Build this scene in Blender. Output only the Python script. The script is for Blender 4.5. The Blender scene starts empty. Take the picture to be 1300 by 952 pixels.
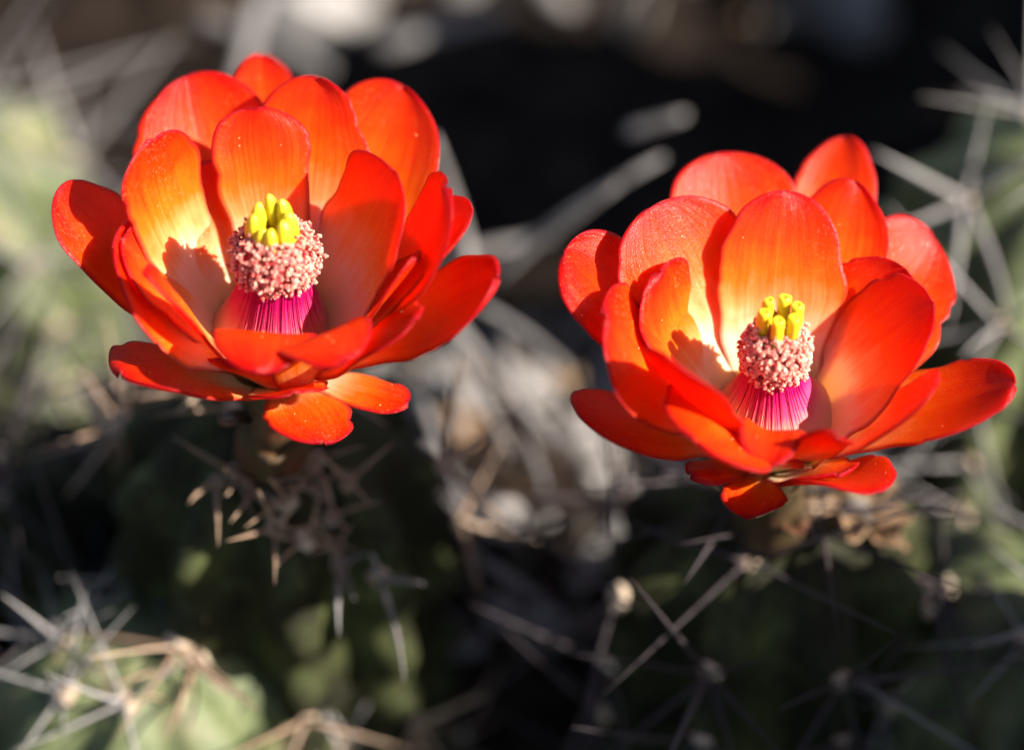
import bpy, math, random
import numpy as np
from mathutils import Vector, Matrix
from mathutils.bvhtree import BVHTree

# ------------------------------------------------------------------ camera, sky, sun, exposure
SC = bpy.context.scene
COL = SC.collection
MM = 0.001                                   # everything below is laid out in millimetres
DIST, ELEV, LENS = 380.0, math.radians(45), 100.0
FWD = np.array([0, math.cos(ELEV), -math.sin(ELEV)])
UPV = np.array([0, math.sin(ELEV), math.cos(ELEV)])
RGT = np.array([1.0, 0, 0])
cam_data = bpy.data.cameras.new('camera')
cam = bpy.data.objects.new('camera', cam_data)
COL.objects.link(cam)
cam_data.lens = LENS
cam_data.sensor_width = 36.0
cam_data.clip_start = 0.01
cam_data.clip_end = 20.0
cam.location = Vector(-FWD * DIST * MM)
cam.rotation_euler = (math.pi / 2 - ELEV, 0, 0)
cam_data.dof.use_dof = True
cam_data.dof.focus_distance = (DIST - 8) * MM
cam_data.dof.aperture_fstop = 5.4
SC.camera = cam

SUN = Vector((0.76, -0.22, 0.60)).normalized()
world = bpy.data.worlds.new('World')
SC.world = world
world.use_nodes = True
wn = world.node_tree
bg = wn.nodes['Background']
sky = wn.nodes.new('ShaderNodeTexSky')
sky.sky_type = 'NISHITA'
sky.sun_disc = False
sky.sun_elevation = math.asin(SUN.z)
sky.sun_rotation = math.atan2(SUN.x, SUN.y)
wn.links.new(sky.outputs[0], bg.inputs[0])
bg.inputs[1].default_value = 0.05
sun_data = bpy.data.lights.new('sun', 'SUN')
sun_data.energy = 5.0
sun_data.angle = math.radians(0.5)
sun_data.color = (1.0, 0.95, 0.88)
sun = bpy.data.objects.new('sun', sun_data)
COL.objects.link(sun)
sun.rotation_euler = SUN.to_track_quat('Z', 'Y').to_euler()
SC.view_settings.view_transform = 'Standard'
SC.view_settings.look = 'None'
SC.view_settings.gamma = 1.0
SC.view_settings.use_curve_mapping = False
SC.view_settings.exposure = 1.9
SC.render.engine = 'CYCLES'
SC.cycles.use_denoising = True
SC.cycles.max_bounces = 10
SC.cycles.transmission_bounces = 8
SC.cycles.diffuse_bounces = 6

rng = np.random.default_rng(7)
random.seed(7)
FPX = 1300 * LENS / 36.0


def at(px, py, w=0.0):
    """point (mm) seen at photograph pixel px, py, w millimetres beyond the plane of the flowers"""
    d = DIST + w
    return RGT * (px - 650) / FPX * d + UPV * (476 - py) / FPX * d + FWD * w


def to_px(p):
    d = DIST + p @ FWD
    return 650 + FPX * (p @ RGT) / d, 476 - FPX * (p @ UPV) / d, d - DIST


# ------------------------------------------------------------------ object helpers
def link(o, parent=None):
    COL.objects.link(o)
    if parent is not None:
        o.parent = parent
    return o


def tag(o, label=None, cat=None, group=None, kind=None):
    for k, v in (('label', label), ('category', cat), ('group', group), ('kind', kind)):
        if v:
            o[k] = v
    return o


def thing(name, loc, label, cat, group=None):
    o = bpy.data.objects.new(name, None)
    o.location = Vector(loc) * MM
    o.empty_display_size = 0.005
    return tag(link(o), label, cat, group)


def mesh_data(name, V, F, mat, attrs=None, smooth=True):
    me = bpy.data.meshes.new(name)
    me.from_pydata((np.asarray(V, float) * MM).tolist(), [], [tuple(int(i) for i in f) for f in F])
    if attrs:
        for k, a in attrs.items():
            me.attributes.new(k, 'FLOAT', 'POINT').data.foreach_set('value', np.asarray(a, np.float32))
    if smooth:
        me.polygons.foreach_set('use_smooth', [True] * len(me.polygons))
    me.materials.append(mat)
    me.update()
    return me


def mobj(name, V, F, mat, parent=None, attrs=None, smooth=True):
    return link(bpy.data.objects.new(name, mesh_data(name, V, F, mat, attrs, smooth)), parent)


def grid_faces(nu, nv, wrap=False, off=0):
    F = []
    for i in range(nu - 1):
        for j in range(nv if wrap else nv - 1):
            k = (j + 1) % nv
            F.append((off + i * nv + j, off + i * nv + k, off + (i + 1) * nv + k, off + (i + 1) * nv + j))
    return F


def tube(path, radii, n=6, cap=True, squash=1.0, spin=0.0):
    path = np.asarray(path, float)
    V = []
    ref = np.array([0.31, 0.17, 0.93])
    for i, p in enumerate(path):
        t = path[min(i + 1, len(path) - 1)] - path[max(i - 1, 0)]
        t = t / (np.linalg.norm(t) + 1e-9)
        a = np.cross(t, ref if abs(t @ ref) < .95 else np.array([1.0, 0, 0]))
        a /= np.linalg.norm(a)
        b = np.cross(t, a)
        for k in range(n):
            q = 2 * math.pi * k / n + spin
            V.append(p + radii[i] * (a * math.cos(q) + squash * b * math.sin(q)))
    F = grid_faces(len(path), n, True)
    if cap:
        F.append(tuple(range(n))[::-1])
        F.append(tuple((len(path) - 1) * n + k for k in range(n)))
    return np.array(V), F


class Bag:
    """collects pieces that are too small to pick apart into one mesh"""
    def __init__(self):
        self.V, self.F, self.n, self.A = [], [], 0, []

    def add(self, V, F, a=None):
        self.V.append(V)
        self.F += [tuple(i + self.n for i in f) for f in F]
        self.n += len(V)
        self.A.append(np.zeros(len(V)) if a is None else a)

    def build(self, name, mat, parent, smooth=True):
        return mobj(name, np.concatenate(self.V), self.F, mat, parent, {'s': np.concatenate(self.A)}, smooth)


def icosphere(sub=1):
    t = (1 + 5 ** .5) / 2
    V = [(-1, t, 0), (1, t, 0), (-1, -t, 0), (1, -t, 0), (0, -1, t), (0, 1, t), (0, -1, -t), (0, 1, -t), (t, 0, -1), (t, 0, 1), (-t, 0, -1), (-t, 0, 1)]
    F = [(0, 11, 5), (0, 5, 1), (0, 1, 7), (0, 7, 10), (0, 10, 11), (1, 5, 9), (5, 11, 4), (11, 10, 2), (10, 7, 6), (7, 1, 8),
         (3, 9, 4), (3, 4, 2), (3, 2, 6), (3, 6, 8), (3, 8, 9), (4, 9, 5), (2, 4, 11), (6, 2, 10), (8, 6, 7), (9, 8, 1)]
    V = [np.array(v) / np.linalg.norm(v) for v in V]
    for _ in range(sub):
        mid, G = {}, []
        def m(a, b):
            k = (min(a, b), max(a, b))
            if k not in mid:
                q = V[a] + V[b]
                V.append(q / np.linalg.norm(q))
                mid[k] = len(V) - 1
            return mid[k]
        for a, b, c in F:
            x, y, z = m(a, b), m(b, c), m(c, a)
            G += [(a, x, z), (b, y, x), (c, z, y), (x, y, z)]
        F = G
    return np.array(V), F


def rot_to(z, spin=0.0):
    z = np.asarray(z, float) / np.linalg.norm(z)
    a = np.cross(z, [0, 0, 1.0] if abs(z[2]) < .9 else [1.0, 0, 0])
    a /= np.linalg.norm(a)
    b = np.cross(z, a)
    c, s = math.cos(spin), math.sin(spin)
    return np.stack([a * c + b * s, b * c - a * s, z], 1)


def lumps(P, amp, freq, seed):
    """smooth sum-of-sines unevenness for a set of points"""
    r = np.random.default_rng(seed)
    out = np.zeros(len(P))
    for k in range(7):
        d = r.normal(size=3)
        d /= np.linalg.norm(d)
        f = freq * r.uniform(.6, 2.2)
        out += np.sin(P @ d * f + r.uniform(0, 6.28)) / (0.6 + f / freq)
    return amp * out / 2.2


# ------------------------------------------------------------------ materials
def new_mat(name):
    m = bpy.data.materials.new(name)
    m.use_nodes = True
    nt = m.node_tree
    return m, nt, nt.nodes['Principled BSDF'], nt.nodes['Material Output']


def N(nt, kind, **kw):
    n = nt.nodes.new(kind)
    for k, v in kw.items():
        if k.startswith('i_'):
            key = k[2:]
            n.inputs[int(key) if key.isdigit() else key].default_value = v
        else:
            setattr(n, k, v)
    return n


def ramp(nt, src, stops, interp='LINEAR'):
    r = nt.nodes.new('ShaderNodeValToRGB')
    r.color_ramp.interpolation = interp
    e = r.color_ramp.elements
    while len(e) < len(stops):
        e.new(0.5)
    for el, (p, c) in zip(e, stops):
        el.position = p
        el.color = (*c, 1)
    nt.links.new(src, r.inputs[0])
    return r


def math_node(nt, op, a, b=None, c=None):
    n = nt.nodes.new('ShaderNodeMath')
    n.operation = op
    for i, v in enumerate((a, b, c)):
        if v is None:
            continue
        if isinstance(v, (int, float)):
            n.inputs[i].default_value = v
        else:
            nt.links.new(v, n.inputs[i])
    return n.outputs[0]


def petal_material():
    m, nt, pb, out = new_mat('petal')
    L = nt.links.new
    s = N(nt, 'ShaderNodeAttribute', attribute_name='s').outputs['Fac']
    t = N(nt, 'ShaderNodeAttribute', attribute_name='t').outputs['Fac']
    edge = N(nt, 'ShaderNodeAttribute', attribute_name='edge').outputs['Fac']
    rnd = N(nt, 'ShaderNodeObjectInfo').outputs['Random']
    # streaks that run along the petal
    cmb = nt.nodes.new('ShaderNodeCombineXYZ')
    L(math_node(nt, 'MULTIPLY', t, 9.0), cmb.inputs[0])
    L(math_node(nt, 'MULTIPLY', s, 1.6), cmb.inputs[1])
    L(math_node(nt, 'MULTIPLY', rnd, 37.0), cmb.inputs[2])
    streak = N(nt, 'ShaderNodeTexNoise', i_Scale=1.0, i_Detail=4.0, i_Roughness=0.6)
    L(cmb.outputs[0], streak.inputs['Vector'])
    tc = nt.nodes.new('ShaderNodeTexCoord')
    blot = N(nt, 'ShaderNodeTexNoise', i_Scale=330.0, i_Detail=3.0)
    L(tc.outputs['Object'], blot.inputs['Vector'])
    v = math_node(nt, 'MULTIPLY_ADD', math_node(nt, 'SUBTRACT', streak.outputs[0], 0.5), 0.22, s)
    v = math_node(nt, 'MULTIPLY_ADD', math_node(nt, 'SUBTRACT', blot.outputs[0], 0.5), 0.16, v)
    v = math_node(nt, 'SUBTRACT', math_node(nt, 'MULTIPLY_ADD', math_node(nt, 'ABSOLUTE', t), 0.05, v), 0.03)
    v = math_node(nt, 'MULTIPLY_ADD', math_node(nt, 'SUBTRACT', rnd, 0.5), 0.08, v)
    col = ramp(nt, v, [(0.0, (.80, .62, .16)), (.14, (.95, .76, .42)), (.34, (.97, .72, .48)), (.48, (.96, .40, .13)),
                       (.62, (.93, .170, .007)), (.80, (.88, .056, .002)), (1.0, (.66, .006, .002))])
    fac = N(nt, 'ShaderNodeMapRange', i_1=0.1, i_2=0.8, i_3=0.85, i_4=0.0)
    L(edge, fac.inputs[0])
    mix = N(nt, 'ShaderNodeMix', data_type='RGBA')
    L(fac.outputs[0], mix.inputs['Factor'])
    L(col.outputs[0], mix.inputs['A'])
    mix.inputs['B'].default_value = (.38, .004, .014, 1)
    base = mix.outputs['Result']
    sq = N(nt, 'ShaderNodeMix', data_type='RGBA', blend_type='MULTIPLY')
    sq.inputs['Factor'].default_value = 0.45
    L(base, sq.inputs['A'])
    L(base, sq.inputs['B'])
    # glints of single skin cells, painted in as paler colour, plus glossier cells
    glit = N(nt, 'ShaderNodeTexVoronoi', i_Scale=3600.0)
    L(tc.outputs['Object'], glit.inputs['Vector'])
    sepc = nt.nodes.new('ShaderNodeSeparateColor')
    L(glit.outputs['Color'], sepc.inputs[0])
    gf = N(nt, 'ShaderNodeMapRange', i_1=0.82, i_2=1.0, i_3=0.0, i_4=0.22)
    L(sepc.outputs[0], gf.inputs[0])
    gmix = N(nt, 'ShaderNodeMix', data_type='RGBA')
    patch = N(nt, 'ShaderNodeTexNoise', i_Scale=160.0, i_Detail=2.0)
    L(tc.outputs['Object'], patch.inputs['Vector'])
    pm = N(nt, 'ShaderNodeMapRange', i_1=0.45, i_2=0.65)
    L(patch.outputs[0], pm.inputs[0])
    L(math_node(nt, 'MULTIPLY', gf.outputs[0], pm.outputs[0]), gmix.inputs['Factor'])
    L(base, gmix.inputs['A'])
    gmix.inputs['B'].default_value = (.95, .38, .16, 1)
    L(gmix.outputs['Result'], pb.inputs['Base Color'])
    rg = N(nt, 'ShaderNodeMapRange', i_1=0.75, i_2=1.0, i_3=0.34, i_4=0.14)
    L(sepc.outputs[1], rg.inputs[0])
    L(rg.outputs[0], pb.inputs['Roughness'])
    pb.inputs['Specular IOR Level'].default_value = 0.2
    pb.inputs['Subsurface Weight'].default_value = 0.45
    pb.inputs['Subsurface Radius'].default_value = (1.0, 0.45, 0.2)
    pb.inputs['Subsurface Scale'].default_value = 0.0025
    # glistening cells of the skin, faint lengthwise grooves
    cell = N(nt, 'ShaderNodeTexVoronoi', i_Scale=5200.0)
    L(tc.outputs['Object'], cell.inputs['Vector'])
    bump1 = N(nt, 'ShaderNodeBump', i_Strength=0.45, i_Distance=0.00008)
    L(cell.outputs['Distance'], bump1.inputs['Height'])
    bump2 = N(nt, 'ShaderNodeBump', i_Strength=0.5, i_Distance=0.0003)
    L(streak.outputs[0], bump2.inputs['Height'])
    L(bump1.outputs[0], bump2.inputs['Normal'])
    L(bump2.outputs[0], pb.inputs['Normal'])
    tr = nt.nodes.new('ShaderNodeBsdfTranslucent')
    L(sq.outputs['Result'], tr.inputs[0])
    ms = N(nt, 'ShaderNodeMixShader', i_0=0.55)
    L(pb.outputs[0], ms.inputs[1])
    L(tr.outputs[0], ms.inputs[2])
    L(ms.outputs[0], out.inputs[0])
    return m


def simple_mat(name, stops, scale=200.0, rough=0.6, bump=0.3, bdist=0.0004, bscale=None, translucent=0.0, attr=None, spec=0.4, detail=5.0):
    """noise-mottled surface; with attr the colour runs along that attribute instead"""
    m, nt, pb, out = new_mat(name)
    L = nt.links.new
    tc = nt.nodes.new('ShaderNodeTexCoord')
    rnd = N(nt, 'ShaderNodeObjectInfo').outputs['Random']
    nz = N(nt, 'ShaderNodeTexNoise', i_Scale=scale, i_Detail=detail, i_Roughness=0.62, noise_dimensions='4D')
    L(tc.outputs['Object'], nz.inputs['Vector'])
    L(math_node(nt, 'MULTIPLY', rnd, 31.0), nz.inputs['W'])
    if attr:
        a = N(nt, 'ShaderNodeAttribute', attribute_name=attr).outputs['Fac']
        v = math_node(nt, 'MULTIPLY_ADD', math_node(nt, 'SUBTRACT', nz.outputs[0], 0.5), 0.2, a)
    else:
        v = N(nt, 'ShaderNodeMapRange', i_1=0.3, i_2=0.7)
        L(nz.outputs[0], v.inputs[0])
        v = math_node(nt, 'MULTIPLY_ADD', math_node(nt, 'SUBTRACT', rnd, 0.5), 0.3, v.outputs[0])
    c = ramp(nt, v, stops)
    L(c.outputs[0], pb.inputs['Base Color'])
    pb.inputs['Roughness'].default_value = rough
    pb.inputs['Specular IOR Level'].default_value = spec
    bn = N(nt, 'ShaderNodeTexNoise', i_Scale=bscale or scale * 4, i_Detail=4.0)
    L(tc.outputs['Object'], bn.inputs['Vector'])
    b = N(nt, 'ShaderNodeBump', i_Strength=bump, i_Distance=bdist)
    L(bn.outputs[0], b.inputs['Height'])
    L(b.outputs[0], pb.inputs['Normal'])
    if translucent:
        tr = nt.nodes.new('ShaderNodeBsdfTranslucent')
        L(c.outputs[0], tr.inputs[0])
        ms = N(nt, 'ShaderNodeMixShader', i_0=translucent)
        L(pb.outputs[0], ms.inputs[1])
        L(tr.outputs[0], ms.inputs[2])
        L(ms.outputs[0], out.inputs[0])
    return m


M = dict(
    petal=petal_material(),
    stigma=simple_mat('stigma', [(0, (.28, .21, .010)), (.4, (.56, .43, .010)), (1, (.76, .60, .02))], 900, .42, .35, .00012, 5000, .15, attr='s'),
    anther=simple_mat('anther', [(0, (.30, .010, .016)), (.5, (.50, .045, .05)), (1, (.64, .15, .11))], 1400, .55, .3, .0001, 6000, spec=0.1),
    pollen=simple_mat('pollen', [(0, (.70, .32, .20)), (.5, (.88, .56, .40)), (1, (.95, .74, .58))], 2500, .7, .2, .0001, 6000, .1, spec=0.1),
    filament=simple_mat('filament', [(0, (.92, .64, .34)), (.24, (.92, .46, .34)), (.46, (.84, .10, .26)), (.7, (.72, .008, .19)), (1, (.58, .004, .14))], 700, .5, .1, .0001, 3000, .6, attr='s'),
    tube=simple_mat('floral_tube', [(0, (.02, .016, .006)), (.5, (.06, .035, .014)), (1, (.11, .03, .015))], 180, .5, .4, .0004),
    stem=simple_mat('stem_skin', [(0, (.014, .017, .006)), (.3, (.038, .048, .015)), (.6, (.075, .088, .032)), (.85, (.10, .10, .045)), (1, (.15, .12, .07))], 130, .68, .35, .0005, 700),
    shaded_stem=simple_mat('shaded_stem_skin', [(0, (.008, .007, .005)), (.45, (.018, .018, .008)), (.8, (.04, .046, .016)), (1, (.08, .085, .03))], 90, .7, .5, .0006, 700, spec=0.08),  # darker copy of the stem skin; shade on these stems is put into its colour
    wool=simple_mat('areole_wool', [(0, (.14, .09, .06)), (.5, (.30, .22, .15)), (1, (.50, .41, .31))], 500, .9, .8, .0006, 1800),
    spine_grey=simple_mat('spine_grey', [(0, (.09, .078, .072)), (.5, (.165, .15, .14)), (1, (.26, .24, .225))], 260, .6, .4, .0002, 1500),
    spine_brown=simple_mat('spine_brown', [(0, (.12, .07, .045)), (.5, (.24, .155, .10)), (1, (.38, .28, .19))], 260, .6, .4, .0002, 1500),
    spine_dark=simple_mat('spine_dark', [(0, (.020, .015, .016)), (.5, (.042, .033, .034)), (1, (.08, .066, .066))], 260, .6, .4, .0002, 1500, spec=0.08),  # for spines standing in shadow, with the shade put into their colour
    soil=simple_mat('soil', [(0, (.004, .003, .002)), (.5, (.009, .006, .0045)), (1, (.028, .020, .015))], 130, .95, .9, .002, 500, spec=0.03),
    stone=simple_mat('stone', [(0, (.09, .08, .073)), (.5, (.17, .155, .142)), (1, (.28, .26, .24))], 120, .85, .6, .0008, 800, spec=0.08),
    stalk=simple_mat('dry_stalk', [(0, (.06, .052, .048)), (.5, (.11, .10, .094)), (1, (.18, .165, .155))], 140, .7, .5, .0003, 900, spec=0.08),
    dry=simple_mat('dry_leaf', [(0, (.08, .04, .018)), (.5, (.17, .10, .05)), (1, (.27, .19, .11))], 160, .8, .6, .0005, 900, .15),
    litter=simple_mat('litter', [(0, (.07, .058, .048)), (.5, (.14, .118, .10)), (1, (.23, .20, .17))], 160, .85, .6, .0005, 900, .1, spec=0.08),
    speck=simple_mat('pollen_speck', [(0, (.75, .50, .12)), (1, (.90, .72, .35))], 900, .6, .1, .0001, 5000),
)

# petal table: azimuth, ring radius, ring height, length, rise at base / middle / tip (deg), width, widest point, tip roundness, base width, cupping, roll, sideways bend, outward curl of the tip
PETALS = {
    'L1': (94.14, 5.789, -3.006, 40.552, 40.69, 35.03, 8.136, 11.243, 0.613, 2.185, 0.4, 0.071, 4.101, 0.012),
    'L2': (117.829, 5.235, -2.841, 36.834, 45.921, 42.445, 37.059, 20.55, 0.629, 2.272, 0.62, 0.038, -10.383, -0.087),
    'L3': (92.96, 4.366, 0.824, 28.702, 59.818, 57.653, 54.886, 13.247, 0.817, 2.101, 0.46, 0.037, -0.48, 0.037),
    'L4': (68.587, 4.85, -0.664, 33.573, 53.95, 50.478, 46.322, 17.746, 0.601, 2.11, 0.62, 0.026, 2.271, 0.119),
    'L5': (51.512, 5.444, -2.567, 36.65, 44.212, 39.796, 31.186, 20.554, 0.618, 2.16, 0.4, 0.023, 13.112, 0.141),
    'L6': (150.598, 5.165, 0.539, 30.666, 46.164, 62.35, 91.842, 14.503, 0.782, 2.348, 0.62, 0.023, -4.775, -0.059),
    'L7': (165.941, 3.934, -2.678, 34.135, 49.046, 38.293, 56.425, 15.547, 0.706, 2.328, 0.395, 0.022, -0.951, -0.031),
    'L8': (183.308, 4.035, -1.237, 25.5, 52.022, 49.87, 62.152, 23.483, 0.564, 1.927, 0.402, 0.016, -5.654, -0.014),
    'L9': (216.893, 5.328, -0.513, 25.984, 53.14, 65.613, 59.135, 7.882, 0.608, 2.158, 0.398, 0.041, -21.5, -0.038),
    'L10': (216.988, 3.657, -4.852, 23.149, 27.615, 37.808, 26.151, 16.565, 0.631, 2.359, 0.453, 0.035, 13.565, -0.011, 0.621),
    'L11': (270.813, 4.337, -1.64, 24.539, 56.638, 71.942, 65.387, 13.282, 0.637, 2.224, 0.394, 0.023, -0.82, -0.008, 76.85),
    'L12': (301.97, 5.039, -3.134, 27.279, 38.486, 74.941, 67.273, 13.239, 0.642, 2.306, 0.412, 0.023, -0.827, -0.009, 64.32),
    'L18': (330.236, 6.321, -1.491, 24.245, 38.11, 56.222, 79.455, 13.516, 0.624, 2.171, 0.384, 0.032, 5.5, -0.02, 33.481),
    'L13': (18.7, 4.495, 0.521, 28.23, 51.735, 62.22, 68.76, 20, 0.689, 2.319, 0.8, 0.022, 6.512, 0.028),
    'L19': (0.341, 5.237, -0.713, 34.019, 43.468, 54.011, 82.178, 16.711, 0.674, 2.325, 0.393, 0.017, 6.355, 0.038),
    'L14': (7.039, 4.646, -1.835, 32.088, 45.06, 46.266, 46.149, 18.049, 0.652, 2.278, 0.4, 0.028, -11.667, 0.001),
    'L15': (-14.852, 4.07, -2.365, 34.886, 41.733, 34.897, 54.65, 16.045, 0.715, 2.335, 0.373, 0.027, 6.84, 0.01),
    'L16': (-30.369, 3.891, -3.834, 17.336, 18.266, 10.116, 9.406, 6.787, 0.62, 2.233, 0.419, 0.04, 0.054, 0.021, 0.13),
    'L17': (-69.893, 3.443, -5.009, 16.803, 23.638, 19.875, 7.024, 11.488, 0.69, 2.368, 0.403, 0.039, -7.212, 0.061, 3.082),
    'R1': (103.994, 5.247, -2.758, 36.363, 44.061, 40.033, 38.091, 20.813, 0.662, 2.385, 0.62, 0.047, -0.286, -0.015),
    'R2': (72.959, 5.64, -3.778, 40.583, 40.063, 36.646, 34.143, 12.671, 0.643, 2.335, 0.4, 0.042, 0.444, 0.012),
    'R3': (133.79, 4.676, -0.588, 31.573, 55.501, 50.803, 51.521, 20.967, 0.715, 2.357, 0.62, 0.034, -5.044, 0.034),
    'R4': (90.46, 4.36, 0.369, 29.017, 59.966, 57.295, 50.938, 17.5, 0.602, 2.096, 0.62, 0.038, 2.511, -0.013),
    'R5': (60.972, 4.975, -1.162, 32.305, 49.914, 46.694, 43.351, 15.534, 0.579, 1.974, 0.62, 0.035, 4.323, 0.103),
    'R6': (38.934, 5.428, -3, 31.887, 42.741, 35.668, 15.861, 18.787, 0.632, 2.092, 0.399, 0.049, 28.627, 0.138),
    'R7': (9.533, 4.196, 0.076, 25.672, 53.667, 55.143, 52.328, 21, 0.632, 2.259, 0.8, 0.034, -3.01, 0.003),
    'R8': (164.064, 4.317, -2.272, 35.899, 47.163, 43.056, 39.408, 17.283, 0.766, 2.478, 0.4, 0.025, -4.924, -0.037),
    'R9': (187.897, 4.838, -0.073, 30.187, 49.821, 45.405, 66.8, 20.368, 0.722, 2.405, 0.398, 0.013, -14.747, -0.006),
    'R10': (158.16, 5.1, -0.493, 25.826, 46.57, 56.288, 82.644, 14.354, 0.759, 2.368, 0.62, 0.023, -5.832, -0.027),
    'R11': (197.751, 4.065, -1.984, 28.153, 33.95, 24.797, 40.162, 12.618, 0.679, 2.28, 0.387, 0.029, 0.353, -0.019),
    'R12': (219.357, 4.563, 0.591, 30.231, 52.817, 55.641, 82.119, 13.516, 0.631, 2.166, 0.394, 0.038, 9.715, -0.038, 8.897),
    'R19': (236.509, 3.65, 1.501, 25.252, 46.098, 46.061, 84.701, 17.382, 0.668, 2.426, 0.399, 0.019, -15.102, -0.006, 44.049),
    'R13': (259.375, 3.902, -0.007, 21.594, 56.037, 59.476, 61.824, 8.5, 0.659, 2.171, 0.418, 0.039, -7.858, -0.001, 70.215),
    'R14': (-30.435, 4.608, -1.441, 26.73, 48.583, 48.414, 72.291, 14.081, 0.625, 2.244, 0.4, 0.025, 4.568, 0.004),
    'R15': (-11.981, 3.505, -2.524, 32.048, 41.018, 31.7, 40.167, 14.983, 0.634, 2.268, 0.397, 0.037, 1.215, 0.006),
    'R16': (-59.73, 3.654, -4.804, 22.415, 25.518, 42.784, 17.298, 14.541, 0.633, 1.609, 0.377, 0.042, -10.483, 0.007, 0.038),
    'R17': (-106.332, 3.532, -4.729, 11.279, 16.411, 16.033, 5.831, 8.819, 0.64, 2.202, 0.388, 0.039, 4.373, -0.007, 6.854),
    'R18': (219.947, 3.327, -4.401, 12.592, 10.571, 28.762, 14.633, 6.136, 0.64, 2.23, 0.396, 0.037, 6.043, -0.035),
    'L20': (-13.022, 5.256, 0.168, 24.602, 46.867, 52.045, 63.126, 10.296, 0.654, 2.244, 0.403, 0.038, -5, 0.022),
    'R20': (285.484, 4.853, -1.33, 23.341, 47.308, 58.316, 83.681, 8.205, 0.616, 2.266, 0.384, 0.041, -25.738, 0.003, 21.004),
    'L25': (252, 4, -3.4, 13, 50, 55, 60, 11, 0.6, 2.2, 0.7, 0.05, 0, 0),
    'L26': (284, 4.2, -4.2, 14, 42, 42, 46, 11, 0.6, 2.2, 0.7, 0.05, 0, 0),
    'R25': (256, 4, -3.4, 13, 50, 55, 60, 11, 0.6, 2.2, 0.7, 0.05, 0, 0),
    'R26': (296, 4.2, -4.2, 15, 40, 42, 48, 11, 0.6, 2.2, 0.7, 0.05, 0, 0),
    'L22': (122, 4.8, -1, 24, 55, 52, 50, 15, 0.65, 2.3, 0.6, 0.04, 0, 0),
    'L23': (48, 4.8, -1, 25, 54, 50, 50, 16, 0.65, 2.3, 0.6, 0.04, 0, 0),
    'L24': (176, 4.6, -1, 24, 52, 54, 56, 15, 0.65, 2.3, 0.6, 0.04, 0, 0),
    'R22': (112, 4.9, -1, 25, 54, 52, 50, 15, 0.65, 2.3, 0.6, 0.04, 0, 0),
    'R23': (38, 4.8, -1, 25, 54, 50, 50, 16, 0.65, 2.3, 0.6, 0.04, 0, 0),
    'R24': (170, 4.6, -1, 24, 52, 52, 54, 15, 0.65, 2.3, 0.6, 0.04, 0, 0),
}

# ------------------------------------------------------------------ ground
GZ = -100.0
gx = np.linspace(-260, 260, 131)
gy = np.linspace(-160, 480, 161)
GX, GY = np.meshgrid(gx, gy)
GP = np.stack([GX.ravel(), GY.ravel(), np.zeros(GX.size)], 1)


def ground_height(P):
    P = np.array(P, float).reshape(-1, 3) * [1, 1, 0]
    hump = 30 * np.exp(-((P[:, 0] + 4) / 28) ** 2 - ((P[:, 1] - 62) / 24) ** 2)
    return GZ + hump + lumps(P, 4.0, .05, 3) + lumps(P, 1.6, .2, 4)


GP[:, 2] = ground_height(GP) + lumps(GP, .8, .6, 5)
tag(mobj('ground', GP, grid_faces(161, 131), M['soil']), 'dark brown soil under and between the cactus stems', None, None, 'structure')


# ------------------------------------------------------------------ cactus stems
STEMS = {}


def spine_path(a, b, bow=.04):
    a, b = np.asarray(a, float), np.asarray(b, float)
    d = b - a
    l = np.linalg.norm(d)
    side = np.cross(d, rng.normal(size=3))
    side = side / (np.linalg.norm(side) + 1e-9) * l * bow * rng.uniform(-1, 1)
    u = np.linspace(0, 1, 7)
    return a + d * u[:, None] + side * (u * (1 - u) * 4)[:, None]


SPINE_MESH = {}


def shared_spine(kind):
    k = (kind, int(rng.integers(4)))
    if k not in SPINE_MESH:
        u = np.linspace(0, 1, 7)
        V, F = tube(spine_path((0, 0, -.03), (0, 0, 1), .05), .035 * np.array([1.25, 1, .9, .78, .6, .38, .05]), 5)
        SPINE_MESH[k] = mesh_data('spine', V, F, M[kind])
    return SPINE_MESH[k]


def wool_mesh(i):
    V, F = icosphere(2)
    V = V * (1 + lumps(V, .28, 4.0, 60 + i))[:, None] * [1, 1, .62]
    return mesh_data('wool', V, F, M['wool'])


WOOL = [wool_mesh(i) for i in range(4)]


def add_areole(stem, p, n, size, spines, name='areole'):
    """p, n: place and outward normal (mm, world); spines: list of (end point, base radius, kind)"""
    root = STEMS[stem]['root']
    base = STEMS[stem]['base']
    a = bpy.data.objects.new(name, WOOL[int(rng.integers(4))])
    Rm = rot_to(n, rng.uniform(0, 6))
    Ma = Matrix.Translation(Vector((p - base) * MM)) @ Matrix(Rm.tolist()).to_4x4() @ Matrix.Diagonal((size, size, size, 1))
    a.matrix_basis = Ma
    link(a, root)
    inv = Ma.inverted()
    for e, rad, kind in spines:
        d = e - p
        l = np.linalg.norm(d)
        sp = bpy.data.objects.new('spine', shared_spine(kind))
        Rs = rot_to(d, rng.uniform(0, 6))
        w = rad / .035
        Ms = Matrix.Translation(Vector((p + n * size * .2 - base) * MM)) @ Matrix(Rs.tolist()).to_4x4() @ Matrix.Diagonal((w, w, l, 1))
        sp.matrix_basis = inv @ Ms
        link(sp, a)
    return a


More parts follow.
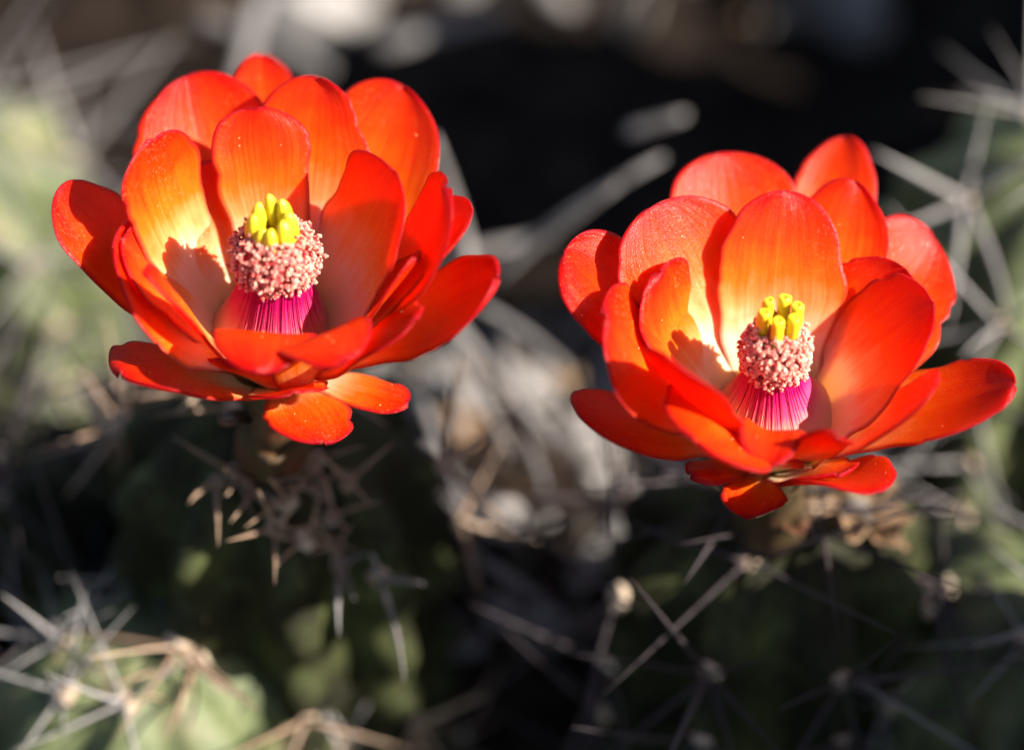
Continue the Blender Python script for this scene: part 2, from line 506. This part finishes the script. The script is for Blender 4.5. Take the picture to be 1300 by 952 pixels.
def make_stem(key, apex, R, label, ribs=9, lean=(0, 0), seed=0, spacing=13.0, spine_kind='spine_grey', areoles=True, slen=20.0, skip=(), ns=7, skin='stem', reach=90):
    apex = np.array(apex, float)
    g = float(ground_height(apex)[0])
    base = np.array([apex[0] - lean[0] * (apex[2] - g), apex[1] - lean[1] * (apex[2] - g), g - 3])
    root = thing('hedgehog_cactus', base, label, 'cactus', 'stems of the cactus clump')
    H = apex[2] - base[2]
    NV, NU = 70, 12 * ribs

    def surf(u, h):
        h = np.maximum(h, 0)
        hd = R * 1.05
        q = np.clip(h / hd, 0, 1)
        r = R * np.sqrt(np.clip(1 - (1 - q) ** 2.2, 0, 1))
        ph = seed * .7
        c = np.cos(ribs * (u + ph))
        rib = .15 * np.sign(c) * np.abs(c) ** .7 * np.clip(r / R, 0, 1) ** .6
        tub = .07 * np.cos(2 * np.pi * h / spacing) * (c > 0) * c
        r = r * (1 + rib + tub)
        z = apex[2] - h
        k = z - apex[2]
        return np.stack([apex[0] + lean[0] * k + r * np.cos(u), apex[1] + lean[1] * k + r * np.sin(u), z], -1)

    hs = np.concatenate([[0], H * np.linspace(.0, 1, NV - 1)[0:] ** 1.4 + .05])
    us = np.linspace(0, 2 * np.pi, NU, endpoint=False)
    Hh, Uu = np.meshgrid(hs, us, indexing='ij')
    P = surf(Uu.ravel(), Hh.ravel())
    P = P + (lumps(P, .5, .25, 80 + seed))[:, None] * [1, 1, .4]
    F = [f[::-1] for f in grid_faces(len(hs), NU, True)]
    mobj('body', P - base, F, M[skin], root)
    STEMS[key] = dict(root=root, base=base, bvh=BVHTree.FromPolygons([tuple(p) for p in P], F), apex=apex)
    if not areoles:
        return
    for k in range(ribs):
        u = 2 * np.pi * k / ribs - seed * .7
        for j in range(int(H / spacing) + 1):
            h = spacing * (j + .12 + .1 * rng.uniform(-1, 1))
            if h > H - 4:
                continue
            p = surf(np.array(u), np.array(h))
            e = .6
            du = surf(np.array(u + .05), np.array(h)) - surf(np.array(u - .05), np.array(h))
            dh = surf(np.array(u), np.array(h + e)) - surf(np.array(u), np.array(max(h - e, 0)))
            n = np.cross(dh, du)
            n /= np.linalg.norm(n) + 1e-9
            if n @ (p - apex + [0, 0, R]) < 0:
                n = -n
            x, y, w = to_px(p)
            if not (-reach < x < 1300 + reach and -reach < y < 950 + reach) or n @ -FWD < -.35:
                continue
            if any((x - a) ** 2 + (y - b) ** 2 < c * c for a, b, c in skip):
                continue
            T = rot_to(n, rng.uniform(0, 6))
            sp = []
            m = ns + int(rng.integers(-1, 2))
            for q in range(m):
                ang = 2 * np.pi * (q + rng.uniform(-.25, .25)) / m
                up = rng.uniform(.18, .55)
                d = (T[:, 0] * math.cos(ang) + T[:, 1] * math.sin(ang)) + T[:, 2] * up
                d /= np.linalg.norm(d)
                sp.append((p + d * slen * rng.uniform(.7, 1.45), rng.uniform(.30, .46), spine_kind))
            if rng.random() < .7:
                d = n + rng.normal(size=3) * .25
                sp.append((p + d / np.linalg.norm(d) * slen * rng.uniform(.8, 1.3), rng.uniform(.34, .5), spine_kind))
            add_areole(key, p, n, rng.uniform(1.5, 2.2), sp)


def hero(stem, px, py, ends, kind='spine_grey', size=2.0, rad=.6):
    """areole seen at px, py on the stem, spines ending at (px, py, mm towards the camera)"""
    s = STEMS[stem]
    o = -FWD * DIST
    d = at(px, py, 0) - o
    hit, nor, _, _ = s['bvh'].ray_cast(Vector(o), Vector(d).normalized())
    if hit is None:
        print('hero areole missed', stem, px, py)
        return
    p, n = np.array(hit), np.array(nor)
    if n @ d > 0:
        n = -n
    w = to_px(p)[2]
    add_areole(stem, p, n, size * .68, [(at(ex, ey, w - dz), rad * .82 * rng.uniform(.8, 1.15), kind) for ex, ey, dz in ends])


make_stem('under_left', (-35, 19, -24), 22, 'green ribbed stem carrying the flower with the rounder pink anther ball', 9, (0, 0), 1, skip=((380, 640, 130), (240, 680, 130), (470, 800, 110)), spine_kind='spine_brown', slen=15, ns=5, skin='shaded_stem')
make_stem('front_left', (-56, 0, -54), 24, 'low sunlit green stem with a wide star of grey spines below the rounder flower', 8, (0, 0), 9, skip=((190, 745, 120), (250, 835, 60)), spine_kind='spine_grey', slen=15, ns=5)
make_stem('far_left', (-88, 34, -50), 25, 'shaded stem with dark purple spines beside the stem of the rounder flower', 9, (-.05, 0), 2, spine_kind='spine_dark', slen=26, ns=5, skip=((110, 575, 90),), skin='shaded_stem')
make_stem('back_left', (-106, 108, -46), 30, 'sunlit pale green stem crossed by long grey spines behind the rounder flower', 9, (0, 0), 3, slen=36, ns=6, skip=((95, 200, 130),))
make_stem('under_right', (39, 12, -36), 22, 'dark shaded stem carrying the flower with the sunlit white petal base', 8, (0, 0), 4, spine_kind='spine_dark', slen=24, ns=5, skin='shaded_stem')
make_stem('far_right', (90, 72, -22), 28, 'sunlit green stem with crossed grey spines behind the large red petals', 9, (0, 0), 5, slen=26, ns=4, skip=((1215, 250, 120),))
make_stem('front_right', (78, 8, -50), 23, 'low green stem with pale grey spines beneath the long red petal', 8, (0, 0), 6, slen=22, ns=5, skip=((1290, 660, 90), (1200, 740, 90)))
make_stem('side', (112, -40, 20), 28, 'tall unseen stem added to shade the low stem with pale spines', 9, (0, 0), 7, slen=11, ns=4, spacing=18, reach=900)  # out of view, added to throw its shadow over the low stems
make_stem('shade_back', (137, 128, 44), 30, 'tallest stem, unseen, added to shade the bare soil', 9, (0, 0), 8, slen=12, ns=4, spacing=22, reach=900)  # added beyond the frame, sized to cast a long shadow on the soil
make_stem('shade_back_small', (150, 190, -20), 26, 'unseen stem behind the tallest one, added to cast shade', 9, (0, 0), 10, areoles=False)  # second stem added beyond the frame, darkens the far soil

hero('front_left', 185, 742, [(182, 865, 14), (72, 735, 12), (78, 788, 16), (232, 835, 14), (148, 700, 8), (260, 700, 6)])
hero('front_left', 250, 836, [(210, 940, 14), (330, 905, 14), (140, 870, 12), (262, 780, 8)], 'spine_brown', 3.0)
hero('under_left', 300, 600, [(320, 655, 8), (215, 552, 6), (285, 630, 10), (345, 650, 8)], 'spine_brown', 2.0, .42)
hero('under_left', 365, 636, [(340, 606, 10), (310, 670, 10), (402, 590, 8), (330, 640, 6)], 'spine_brown', 2.4, .42)
hero('under_left', 388, 684, [(345, 722, 10), (430, 705, 8), (330, 675, 6), (400, 640, 10)], 'spine_brown', 2.6, .42)
hero('under_left', 420, 656, [(445, 672, 8), (360, 672, 10), (410, 600, 8), (485, 636, 8)], 'spine_brown', 2.2, .42)
hero('under_left', 397, 584, [(340, 608, 8), (465, 565, 10), (418, 640, 10)], 'spine_brown', 2.4, .42)
hero('under_left', 440, 610, [(470, 640, 8), (500, 560, 8), (400, 570, 8)], 'spine_brown', 2.2, .42)
hero('under_left', 432, 712, [(430, 806, 14), (470, 700, 6), (450, 760, 8)], 'spine_grey', 2.2, .6)
hero('under_left', 276, 612, [(278, 694, 12), (240, 640, 6)], 'spine_brown', 1.8, .5)
hero('under_left', 480, 730, [(514, 866, 12), (540, 740, 8), (470, 700, 8)], 'spine_grey', 2.4, .65)
for cx, cy in ((330, 618), (350, 668), (405, 622), (425, 690), (375, 604)):
    hero('under_left', cx, cy, [(cx + rng.uniform(28, 75) * math.cos(q), cy + rng.uniform(28, 75) * math.sin(q), rng.uniform(6, 14)) for q in rng.uniform(0, 6.28) + np.arange(5) * 1.257], 'spine_brown', 2.0, .42)
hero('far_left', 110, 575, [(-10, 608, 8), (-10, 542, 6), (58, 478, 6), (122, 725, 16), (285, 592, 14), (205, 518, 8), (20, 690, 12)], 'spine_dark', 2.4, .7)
hero('far_left', 20, 770, [(-40, 700, 8), (30, 880, 14), (90, 850, 12), (10, 690, 8)], 'spine_grey', 2.6, .7)
hero('back_left', 95, 200, [(222, 48, 10), (38, 30, 12), (66, 352, 14), (-20, 185, 10), (160, 275, 10), (110, 90, 20)], 'spine_grey', 2.8, .95)
hero('far_right', 1225, 255, [(1108, 192, 10), (1262, 110, 12), (1118, 292, 12), (1285, 420, 14), (1205, 425, 14), (1320, 200, 8)], 'spine_grey', 2.6, .9)
hero('front_right', 1288, 660, [(1155, 642, 10), (1178, 566, 10), (1195, 728, 10), (1345, 600, 8), (1330, 720, 8)], 'spine_grey', 2.4, .75)
hero('front_right', 1200, 745, [(1005, 767, 14), (1325, 772, 14), (1196, 640, 14), (1198, 880, 16), (1090, 890, 16), (1250, 890, 14), (1060, 690, 14)], 'spine_dark', 2.2, .6)


# ------------------------------------------------------------------ litter on the soil
def stalk(px0, py0, w0, px1, py1, w1, r, label, name='dry_stalk', mat='stalk', cat='dry stalk', group='dry stalks lying between the stems'):
    a, b = at(px0, py0, w0), at(px1, py1, w1)
    P = spine_path(a, b, .05) - a
    V, F = tube(P, r * np.array([1.0, 1.05, .95, .95, .85, .75, .55]), 7, True, .55)
    o = mobj(name, V, F, M[mat], None)
    o.location = Vector(a) * MM
    return tag(o, label, cat, group)


STALK = 'thin grey dry stalk lying among the pale stones between the two flowers'
STALKS = {(605, 372): 'pale dry stalk standing up behind the red petals of the rounder flower', (618, 362): 'long pale dry stalk slanting across the dark soil between the two flowers',
          (640, 335): 'thinner dry stalk alongside the long slanting stalk between the two flowers', (798, 168): 'short pale stub of dry stalk alone on the dark shaded soil',
          (600, 705): 'dim dry stalk in the deep shade below the pale stones', (785, 755): 'dim dry stalk in deep shade below the flower with hollow tipped stigma',
          (770, 620): 'blurred grey stalk beside the lowest petals of the flower with hollow tipped stigma'}
for a in ((605, 372, 85, 550, 175, 70, 1.9), (618, 362, 90, 842, 200, 80, 1.5), (640, 335, 85, 785, 235, 75, 1.4), (798, 168, 95, 870, 146, 90, 1.9),
          (556, 392, 84, 706, 566, 76, 1.3), (600, 385, 84, 724, 470, 80, 1.0), (536, 505, 78, 596, 650, 70, 1.0), (582, 430, 82, 650, 575, 74, 1.0),
          (640, 420, 84, 700, 640, 76, 1.0), (600, 705, 60, 704, 770, 50, 1.2), (785, 755, 52, 905, 850, 40, 1.1),
          (770, 620, 78, 850, 700, 70, 1.2), (560, 330, 100, 700, 300, 105, 1.5)):
    stalk(*a, STALKS.get(a[:2], STALK))
for a in ((250, 20, 150, 420, 90, 150, 2.2), (330, 0, 150, 300, 110, 140, 1.8), (480, 60, 160, 640, 20, 170, 2.2)):
    stalk(*a, 'grey dry stalk on the soil beyond the rounder flower', group='dry stalks beyond the rounder flower')


def lump_mesh(i, mat, flat, name):
    V, F = icosphere(3)
    V = V * (1 + lumps(V, .33, 2.2, 200 + i) + lumps(V, .1, 6, 300 + i))[:, None] * [1, .8, flat]
    return mesh_data(name, V, F, M[mat])


STONES = [lump_mesh(i, 'stone', .6, 'stone') for i in range(5)]


def curl_mesh(i):
    r = np.random.default_rng(400 + i)
    u, v = np.meshgrid(np.linspace(-1, 1, 9), np.linspace(-1, 1, 7), indexing='ij')
    u, v = u.ravel(), v.ravel()
    P = np.stack([u, v * .55 * np.sqrt(np.clip(1.02 - u * u, 0, 1)), .45 * (1 - u * u) * r.uniform(-1, 1) + .4 * v * v], 1)
    P[:, 2] += lumps(P, .15, 3, 500 + i)
    n = 63
    V = np.concatenate([P, P - [0, 0, .06]])
    F = grid_faces(9, 7) + [f[::-1] for f in grid_faces(9, 7, off=n)]
    for k in range(8):
        for j in (0, 6):
            F.append((k * 7 + j, (k + 1) * 7 + j, (k + 1) * 7 + j + n, k * 7 + j + n))
    return mesh_data('dry_leaf', V, F, M['dry' if i < 1 else 'litter'])


LEAVES = [curl_mesh(i) for i in range(5)]


def scatter(name, meshes, count, x0, x1, y0, y1, smin, smax, lift, label, cat, group):
    for _ in range(count):
        x, y = rng.uniform(x0, x1), rng.uniform(y0, y1)
        if any(math.hypot(x - s['base'][0], y - s['base'][1]) < 22 for s in STEMS.values()):
            continue
        s = smin + (smax - smin) * rng.random() ** 2
        i = int(rng.integers(len(meshes)))
        o = bpy.data.objects.new(name, meshes[i])
        o.location = (x * MM, y * MM, (float(ground_height([x, y, 0])[0]) + s * lift) * MM)
        o.rotation_euler = (rng.uniform(-.5, .5), rng.uniform(-.5, .5), rng.uniform(0, 6.28))
        o.scale = (s, s * rng.uniform(.7, 1.1), s)
        look = ('large ' if s > smin + .35 * (smax - smin) else 'small ') if name == 'stone' else ('tan ' if i < 1 else 'grey ')
        tag(link(o), look + label, cat, look + group)


scatter('stone', STONES, 150, -32, 34, 32, 115, 1.4, 5.5, .25, 'grey beige stone on the soil seen between the two flowers', 'stone', 'stones between the stems')
scatter('stone', STONES, 40, -80, 80, 205, 340, 4, 13, .25, 'pale grey stone on the open soil behind the clump', 'stone', 'stones behind the clump')
scatter('dry_leaf', LEAVES, 130, -32, 34, 32, 115, 2, 6, .3, 'curled dry leaf scrap among the stones between the flowers', 'dry leaf', 'dry leaf scraps between the stems')
scatter('dry_leaf', LEAVES, 40, -90, 80, 200, 320, 4, 10, .3, 'curled dry leaf scrap on the open soil behind the clump', 'dry leaf', 'dry leaf scraps behind the clump')


# ------------------------------------------------------------------ flowers
def wprof(s, m, p, b):
    a = np.clip(s / m, 0, 1)
    q = np.clip((s - m) / (1 - m), 0, 1)
    return (b + (1 - b) * (a * a * (3 - 2 * a)) ** .8) * np.clip(1 - q ** p, 0, 1) ** .5


def petal_points(v, S, T, seed, ripple=1.0):
    phi, r0, z0, L, th0, th1, th2, W, m, p, b, k, roll, lat = v[:14]
    curl = math.radians(v[14]) if len(v) > 14 else 0
    phi, th0, th1, th2, roll = np.radians([phi, th0, th1, th2, roll])
    n = 60
    ss = np.linspace(0, 1, n)
    th = th0 * (1 - ss) * (1 - 2 * ss) + th1 * 4 * ss * (1 - ss) + th2 * ss * (2 * ss - 1)
    e = np.clip((ss - .5) / .4, 0, 1)
    th = th - curl * e * e * (3 - 2 * e)
    step = (th[1:] + th[:-1]) / 2
    r = r0 + np.concatenate([[0], np.cumsum(np.cos(step))]) * L / (n - 1)
    z = z0 + np.concatenate([[0], np.cumsum(np.sin(step))]) * L / (n - 1)
    rs, zs, ts = np.interp(S, ss, r), np.interp(S, ss, z), np.interp(S, ss, th)
    Rv = np.array([math.cos(phi), math.sin(phi), 0])
    Tv = np.array([-math.sin(phi), math.cos(phi), 0])
    Z = np.array([0, 0, 1.0])
    Nn = -np.sin(ts)[:, None] * Rv + np.cos(ts)[:, None] * Z
    rl = roll * S
    C = Tv * np.cos(rl)[:, None] + Nn * np.sin(rl)[:, None]
    N2 = Nn * np.cos(rl)[:, None] - Tv * np.sin(rl)[:, None]
    rg = np.random.default_rng(seed)
    wav = 1 + .035 * np.sin(S * 9 + rg.uniform(0, 6)) * np.sign(T) * 0 + .028 * np.sin(S * 13 + T * 1.3 + rg.uniform(0, 6)) + .016 * np.sin(S * 31 + T * 4 + rg.uniform(0, 6)) + .03 * np.sin(S * 17 + 2.1 * np.sign(T) + rg.uniform(0, 6)) * np.abs(T)
    for _ in range(3):
        c_, w_, sd, dp = rg.uniform(.55, .97), rg.uniform(.012, .04), rg.choice([-1, 1]), rg.uniform(.02, .075)
        wav = wav - dp * np.exp(-((S - c_) / w_) ** 2) * (np.sign(T) == sd) * np.abs(T) ** 2
    h = T * W / 2 * wprof(S, m, p, b) * wav
    k = k if abs(k) > 1e-4 else 1e-4
    x = np.sin(k * h) / k
    y = (1 - np.cos(k * h)) / k
    y = y + ripple * (.42 * np.abs(T) ** 2 * np.sin(S * 7.5 + np.sign(T) * 1.7 + rg.uniform(0, 6)) * np.clip(S * 2 - .5, 0, 1)
                      + .40 * np.sin(T * 3.1 + rg.uniform(0, 6)) * np.sin(S * 4 + rg.uniform(0, 6)))
    return rs[:, None] * Rv + zs[:, None] * Z + Tv * (lat * L * S * S)[:, None] + C * x[:, None] + N2 * y[:, None]


def make_petal(flower, v, seed, thick=.46, ripple=1.0, red=0.0, specks=None):
    NS, NT = 44, 25
    q = np.linspace(0, 1, NS)
    s = 1 - (1 - q) ** 1.7 * (1 - .25 * q)
    s = (s - s[0]) / (s[-1] - s[0])
    s[-1] = .9995
    t = np.sin(np.linspace(-1, 1, NT) * np.pi / 2) * .45 + np.linspace(-1, 1, NT) * .55
    Sg, Tg = np.meshgrid(s, t, indexing='ij')
    S, T = Sg.ravel(), Tg.ravel()
    P = petal_points(v, S, T, seed, ripple)
    G = P.reshape(NS, NT, 3)
    n = np.cross(np.gradient(G, axis=0), np.gradient(G, axis=1)).reshape(-1, 3)
    l = np.linalg.norm(n, axis=1)
    n[l < 1e-7] = 0
    n = n / np.maximum(l, 1e-7)[:, None]
    w = v[7] / 2 * wprof(S, v[8], v[9], v[10])
    edge = np.minimum(w * (1 - np.abs(T)), v[3] * (1 - S))
    # distance to the rounded tip
    edge = np.minimum(edge, np.hypot(v[3] * (1 - S), 0) + 0)
    th = thick * np.sqrt(np.clip(edge / .7, 0.02, 1)) * (1 + .5 * (1 - S))
    A, B = P + n * (th / 2)[:, None], P - n * (th / 2)[:, None]
    V = np.concatenate([A, B])
    k = NS * NT
    F = grid_faces(NS, NT) + [f[::-1] for f in grid_faces(NS, NT, off=k)]
    for i in range(NS - 1):
        for j in (0, NT - 1):
            a, b = i * NT + j, (i + 1) * NT + j
            F.append((a, b, b + k, a + k) if j == 0 else (b, a, a + k, b + k))
    for i in (0, NS - 1):
        for j in range(NT - 1):
            a, b = i * NT + j, i * NT + j + 1
            F.append((b, a, a + k, b + k) if i == 0 else (a, b, b + k, a + k))
    two = lambda a: np.concatenate([a, a])
    if specks is not None:
        for i in rng.choice(k, 7):
            if .15 < S[i] < .9 and edge[i] > 1:
                specks.append(A[i])
    return mobj('petal', V, F, M['petal'], flower, {'s': two(S + (1 - S) * red), 't': two(T), 'edge': two(edge)})


def stigma_lobe(parent, base, tip, r, flare, seed):
    base, tip = np.array(base, float), np.array(tip, float)
    u = np.array([0, .1, .25, .45, .65, .8, .9, .96, 1.0, .985, .95])
    if flare:
        rr = r * np.array([.75, .9, 1.0, 1.0, .98, .98, 1.0, .97, .78, .45, .08])
    else:
        rr = r * np.array([.7, .9, 1.05, 1.1, 1.05, .9, .68, .45, .12, .06, .02])
        u = np.array([0, .1, .25, .45, .65, .8, .9, .96, .995, 1.0, 1.0])
    mid = np.array([base[0], base[1], 0]) * .12
    P = base + (tip - base) * u[:, None] + mid * (u * (1 - u) * 4)[:, None]
    ax = (tip - base) / np.linalg.norm(tip - base)
    Rm = rot_to(ax, seed)
    n = 14
    V = []
    for p, q in zip(P, rr):
        for k in range(n):
            a = 2 * np.pi * k / n
            V.append(p + q * (1 + .06 * math.sin(3 * a + seed)) * (Rm[:, 0] * math.cos(a) + Rm[:, 1] * math.sin(a)))
    V = np.array(V)
    V += (lumps(V, .06, 5, int(seed * 10)))[:, None]
    F = grid_faces(len(u), n, True)
    F.append(tuple(range(n))[::-1])
    F.append(tuple((len(u) - 1) * n + k for k in range(n)))
    sv = np.repeat(.35 + .5 * u, n)
    if flare:
        sv[-2 * n:] = .1
    return mobj('stigma_lobe', V, F, M['stigma'], parent, {'s': sv})


# petals whose red reaches further down towards their base
RED = dict(L16=.18, L17=.36, R17=.42, R16=.40, R18=.45, L11=.32, L12=.34, L18=.25, R13=.32, R19=.34, R20=.32, R12=.28, R11=.22, L10=.22, L7=.15, R8=.15, R15=.12, L15=.12, L9=.25)


def make_flower(org, tilt, label, petals, ball, lobes, flare, tube_to, seed):
    org = np.array(org, float)
    fl = thing('cactus_flower', org, label, 'flower', 'claret flowers in full bloom')
    fl.rotation_euler = (-math.radians(tilt[1]), math.radians(tilt[0]), 0)
    specks = []
    for i, (nm, v) in enumerate(petals.items()):
        make_petal(fl, v, seed * 100 + i, red=RED.get(nm, .08 if v[3] > 34 else 0), specks=specks)
    # tube that carries the petals
    foot = np.array(tube_to, float) - org
    u = np.linspace(0, 1, 14)
    P = np.stack([foot[0] * u ** 1.3, foot[1] * u ** 1.3, 1.5 + (foot[2] - 1.5) * u], 1)
    rad = np.interp(u, [0, .12, .3, .6, 1], [5.4, 5.8, 5.0, 4.6, 5.6])
    V, F = tube(P, rad, 20)
    V = V + lumps(V, .25, 1.0, seed)[:, None]
    mobj('floral_tube', V, F, M['tube'], fl)
    for k in range(9):
        q = .18 + .08 * k
        v = (k * 137.5 + 30 * seed, 4.6, 1.5 + (foot[2] - 1.5) * q, 6.5 - .35 * k, 35, 25, 20, 4.2, .45, 1.6, .6, .12, 0, 0)
        s_ = make_petal(fl, v, 70 + k + seed * 20, .4)
        s_.name = 'scale'
        s_.location = Vector((foot[0] * q ** 1.3, foot[1] * q ** 1.3, 0)) * MM
        s_.data.materials[0] = M['tube']
    (bx, by, bz), br, bh = ball
    r = np.random.default_rng(seed + 50)
    # filaments rise from the tube wall and close round the style
    bag = Bag()
    for k in range(300):
        a = 2 * np.pi * (k * .618034)
        lay = r.uniform(.90, .96)
        r0, r1 = 6.2 + 1.9 * lay, br * (.35 + .42 * lay)
        z0, z1 = .6 + 3.0 * lay, bz - bh * .45 + r.uniform(-.6, .6)
        uu = np.linspace(0, 1, 7)
        rr = r1 + (r0 - r1) * (1 - uu) ** 1.5 + .05 * np.sin(uu * 3.1) * r.uniform(-1, 1)
        aa = a + r.uniform(-.08, .08) * uu
        p = np.stack([rr * np.cos(aa) + bx * uu, rr * np.sin(aa) + by * uu, z0 + (z1 - z0) * uu], 1)
        Vf, Ff = tube(p, np.full(7, .085) * np.array([1.1, 1, 1, .95, .9, .85, .8]), 5, False)
        bag.add(Vf, Ff, np.repeat(uu * .92 + r.uniform(-.05, .05), 5))
    uu = np.linspace(0, 1, 10)
    rr = br * .74 + (7.95 - br * .74) * (1 - uu) ** 1.5
    Vf, Ff = tube(np.stack([bx * uu, by * uu, 3.3 + (bz - bh * .45 - 3.3) * uu], 1), rr, 48, False)
    bag.add(Vf, Ff, np.repeat(uu * .9, 48))
    tag(bag.build('filaments', M['filament'], fl), kind='stuff')
    # anthers with pollen
    ab, pb = Bag(), Bag()
    iv, iff = icosphere(1)
    gv = np.array([(1, 0, 0), (-1, 0, 0), (0, 1, 0), (0, -1, 0), (0, 0, 1), (0, 0, -1)], float)
    gf = [(0, 2, 4), (2, 1, 4), (1, 3, 4), (3, 0, 4), (2, 0, 5), (1, 2, 5), (3, 1, 5), (0, 3, 5)]
    made = 0
    while made < 1050:
        d = r.normal(size=3)
        d /= np.linalg.norm(d)
        if d[2] < -.62 and r.random() < .7:
            continue
        if d[2] > .86:
            continue
        rr = r.uniform(.84, 1.02) + .09 * (r.random() < .15)
        c = np.array([bx, by, bz]) + d * np.array([br, br, bh]) * rr
        Rm = rot_to(d + r.normal(size=3) * .7, r.uniform(0, 6))
        dim = np.array([.24, .21, .42]) * r.uniform(.8, 1.2)
        ab.add((iv * dim) @ Rm.T + c, iff)
        dust = r.uniform(0, 1)
        for _ in range(int(8 + 24 * dust)):
            e = r.normal(size=3)
            e /= np.linalg.norm(e)
            if (Rm @ e) @ d < -.2:
                continue
            pb.add(gv * r.uniform(.075, .125) + (e * dim * 1.05) @ Rm.T + c, gf)
        made += 1
    tag(ab.build('anthers', M['anther'], fl), 'crimson anthers crowded into a ball', kind='stuff')
    tag(pb.build('pollen', M['pollen'], fl, False), 'pale pink pollen grains coating the anthers', kind='stuff')
    bag = Bag()
    for p in specks:
        bag.add(gv * r.uniform(.05, .11) + p, gf)
    tag(bag.build('pollen_specks', M['speck'], fl, False), 'loose pollen grains scattered on the petals', kind='stuff')
    # style core under the anthers
    V, F = icosphere(2)
    core = mobj('style', V * np.array([br, br, bh]) * .8 + [bx, by, bz], F, M['anther'], fl)
    st = link(bpy.data.objects.new('stigma', None), fl)
    st.location = Vector((bx, by, bz)) * MM
    tag(st, 'yellow green lobes of the stigma')
    for i, (b0, t0, rad) in enumerate(lobes):
        stigma_lobe(st, b0, t0, rad, flare, i * 1.7 + seed)
    return fl


LOBES_A = [((0.3, 1.7, 2.5), (-.7, 2.6, 9.6), .78), ((-1.6, 1.0, 2.5), (-2.3, 1.9, 8.6), .82), ((-2.3, -.1, 2.6), (-2.9, .2, 7.9), .80),
           ((-1.5, -1.2, 2.8), (-1.5, -1.3, 6.6), .70), ((-.2, -1.9, 3.2), (-.3, -1.9, 6.9), .72), ((1.3, -1.2, 2.8), (1.6, -1.1, 7.8), .86),
           ((2.1, -.1, 2.6), (2.2, .5, 8.2), .80), ((1.4, 1.1, 2.5), (1.3, 2.0, 9.2), .80)]
LOBES_B = [((-1.2, 1.2, 2.4), (-1.6, 1.9, 8.6), .74), ((.7, 1.5, 2.4), (.5, 2.2, 9.0), .82), ((2.0, .6, 2.4), (2.2, 1.1, 8.7), .78),
           ((-2.0, -.3, 2.4), (-2.2, .1, 8.2), .84), ((-.4, -1.7, 2.6), (-.5, -1.6, 8.4), .80), ((1.5, -1.0, 2.5), (1.7, -.8, 8.2), .82)]
LOBES_A = [((b[0], b[1], b[2] - 1.2), (e[0] * .84, e[1] * .8, e[2] - .9), r * 1.22) for b, e, r in LOBES_A]
LOBES_B = [((b[0] * .95, b[1] * .95, b[2] - .8), (e[0] * .95, e[1] * .95, e[2] - 1.1), r * 1.06) for b, e, r in LOBES_B]
PET_L = {k: v for k, v in PETALS.items() if k[0] == 'L'}
PET_R = {k: v for k, v in PETALS.items() if k[0] == 'R'}
make_flower(at(348, 440), (0, 0), 'open orange red flower with yellow stigma in a round pink anther ball', PET_L, ((1.2, -.2, 16.6), 5.7, 5.1), LOBES_A, False, (-34, 10, -26), 1)
make_flower(at(982, 545), (2, 0), 'open red flower with hollow tipped stigma lobes and longer anther cluster', PET_R, ((-1.2, -.3, 14.8), 4.6, 5.3), LOBES_B, True, (38, 6, -36), 2)

# ------------------------------------------------------------------ a withered bloom below the second flower
def withered(px, py, w, size, seed, label):
    c = at(px, py, w)
    root = thing('withered_flower', c, label, 'dried flower')
    r = np.random.default_rng(seed)
    for k in range(7):
        v = (k * 51 + r.uniform(-15, 15), 1.0, 0, size * r.uniform(.8, 1.2), r.uniform(0, 50), r.uniform(-10, 40), r.uniform(-40, 60), size * .6,
             .6, 2.2, .5, r.uniform(.1, .3), r.uniform(-60, 60), r.uniform(-.2, .2))
        o = make_petal(root, v, seed + k, .5, 2.5)
        o.data.materials[0] = M['dry']
    V, F = icosphere(2)
    mobj('seed_head', V * (1 + lumps(V, .2, 3, seed))[:, None] * size * .32, F, M['litter'], root)


withered(1085, 652, 34, 9, 900, 'shrivelled tan flower remnant under the pointed red petal')
withered(985, 628, 34, 6, 920, 'small crumpled pale brown flower remnant beneath the blunt lowest red petal')
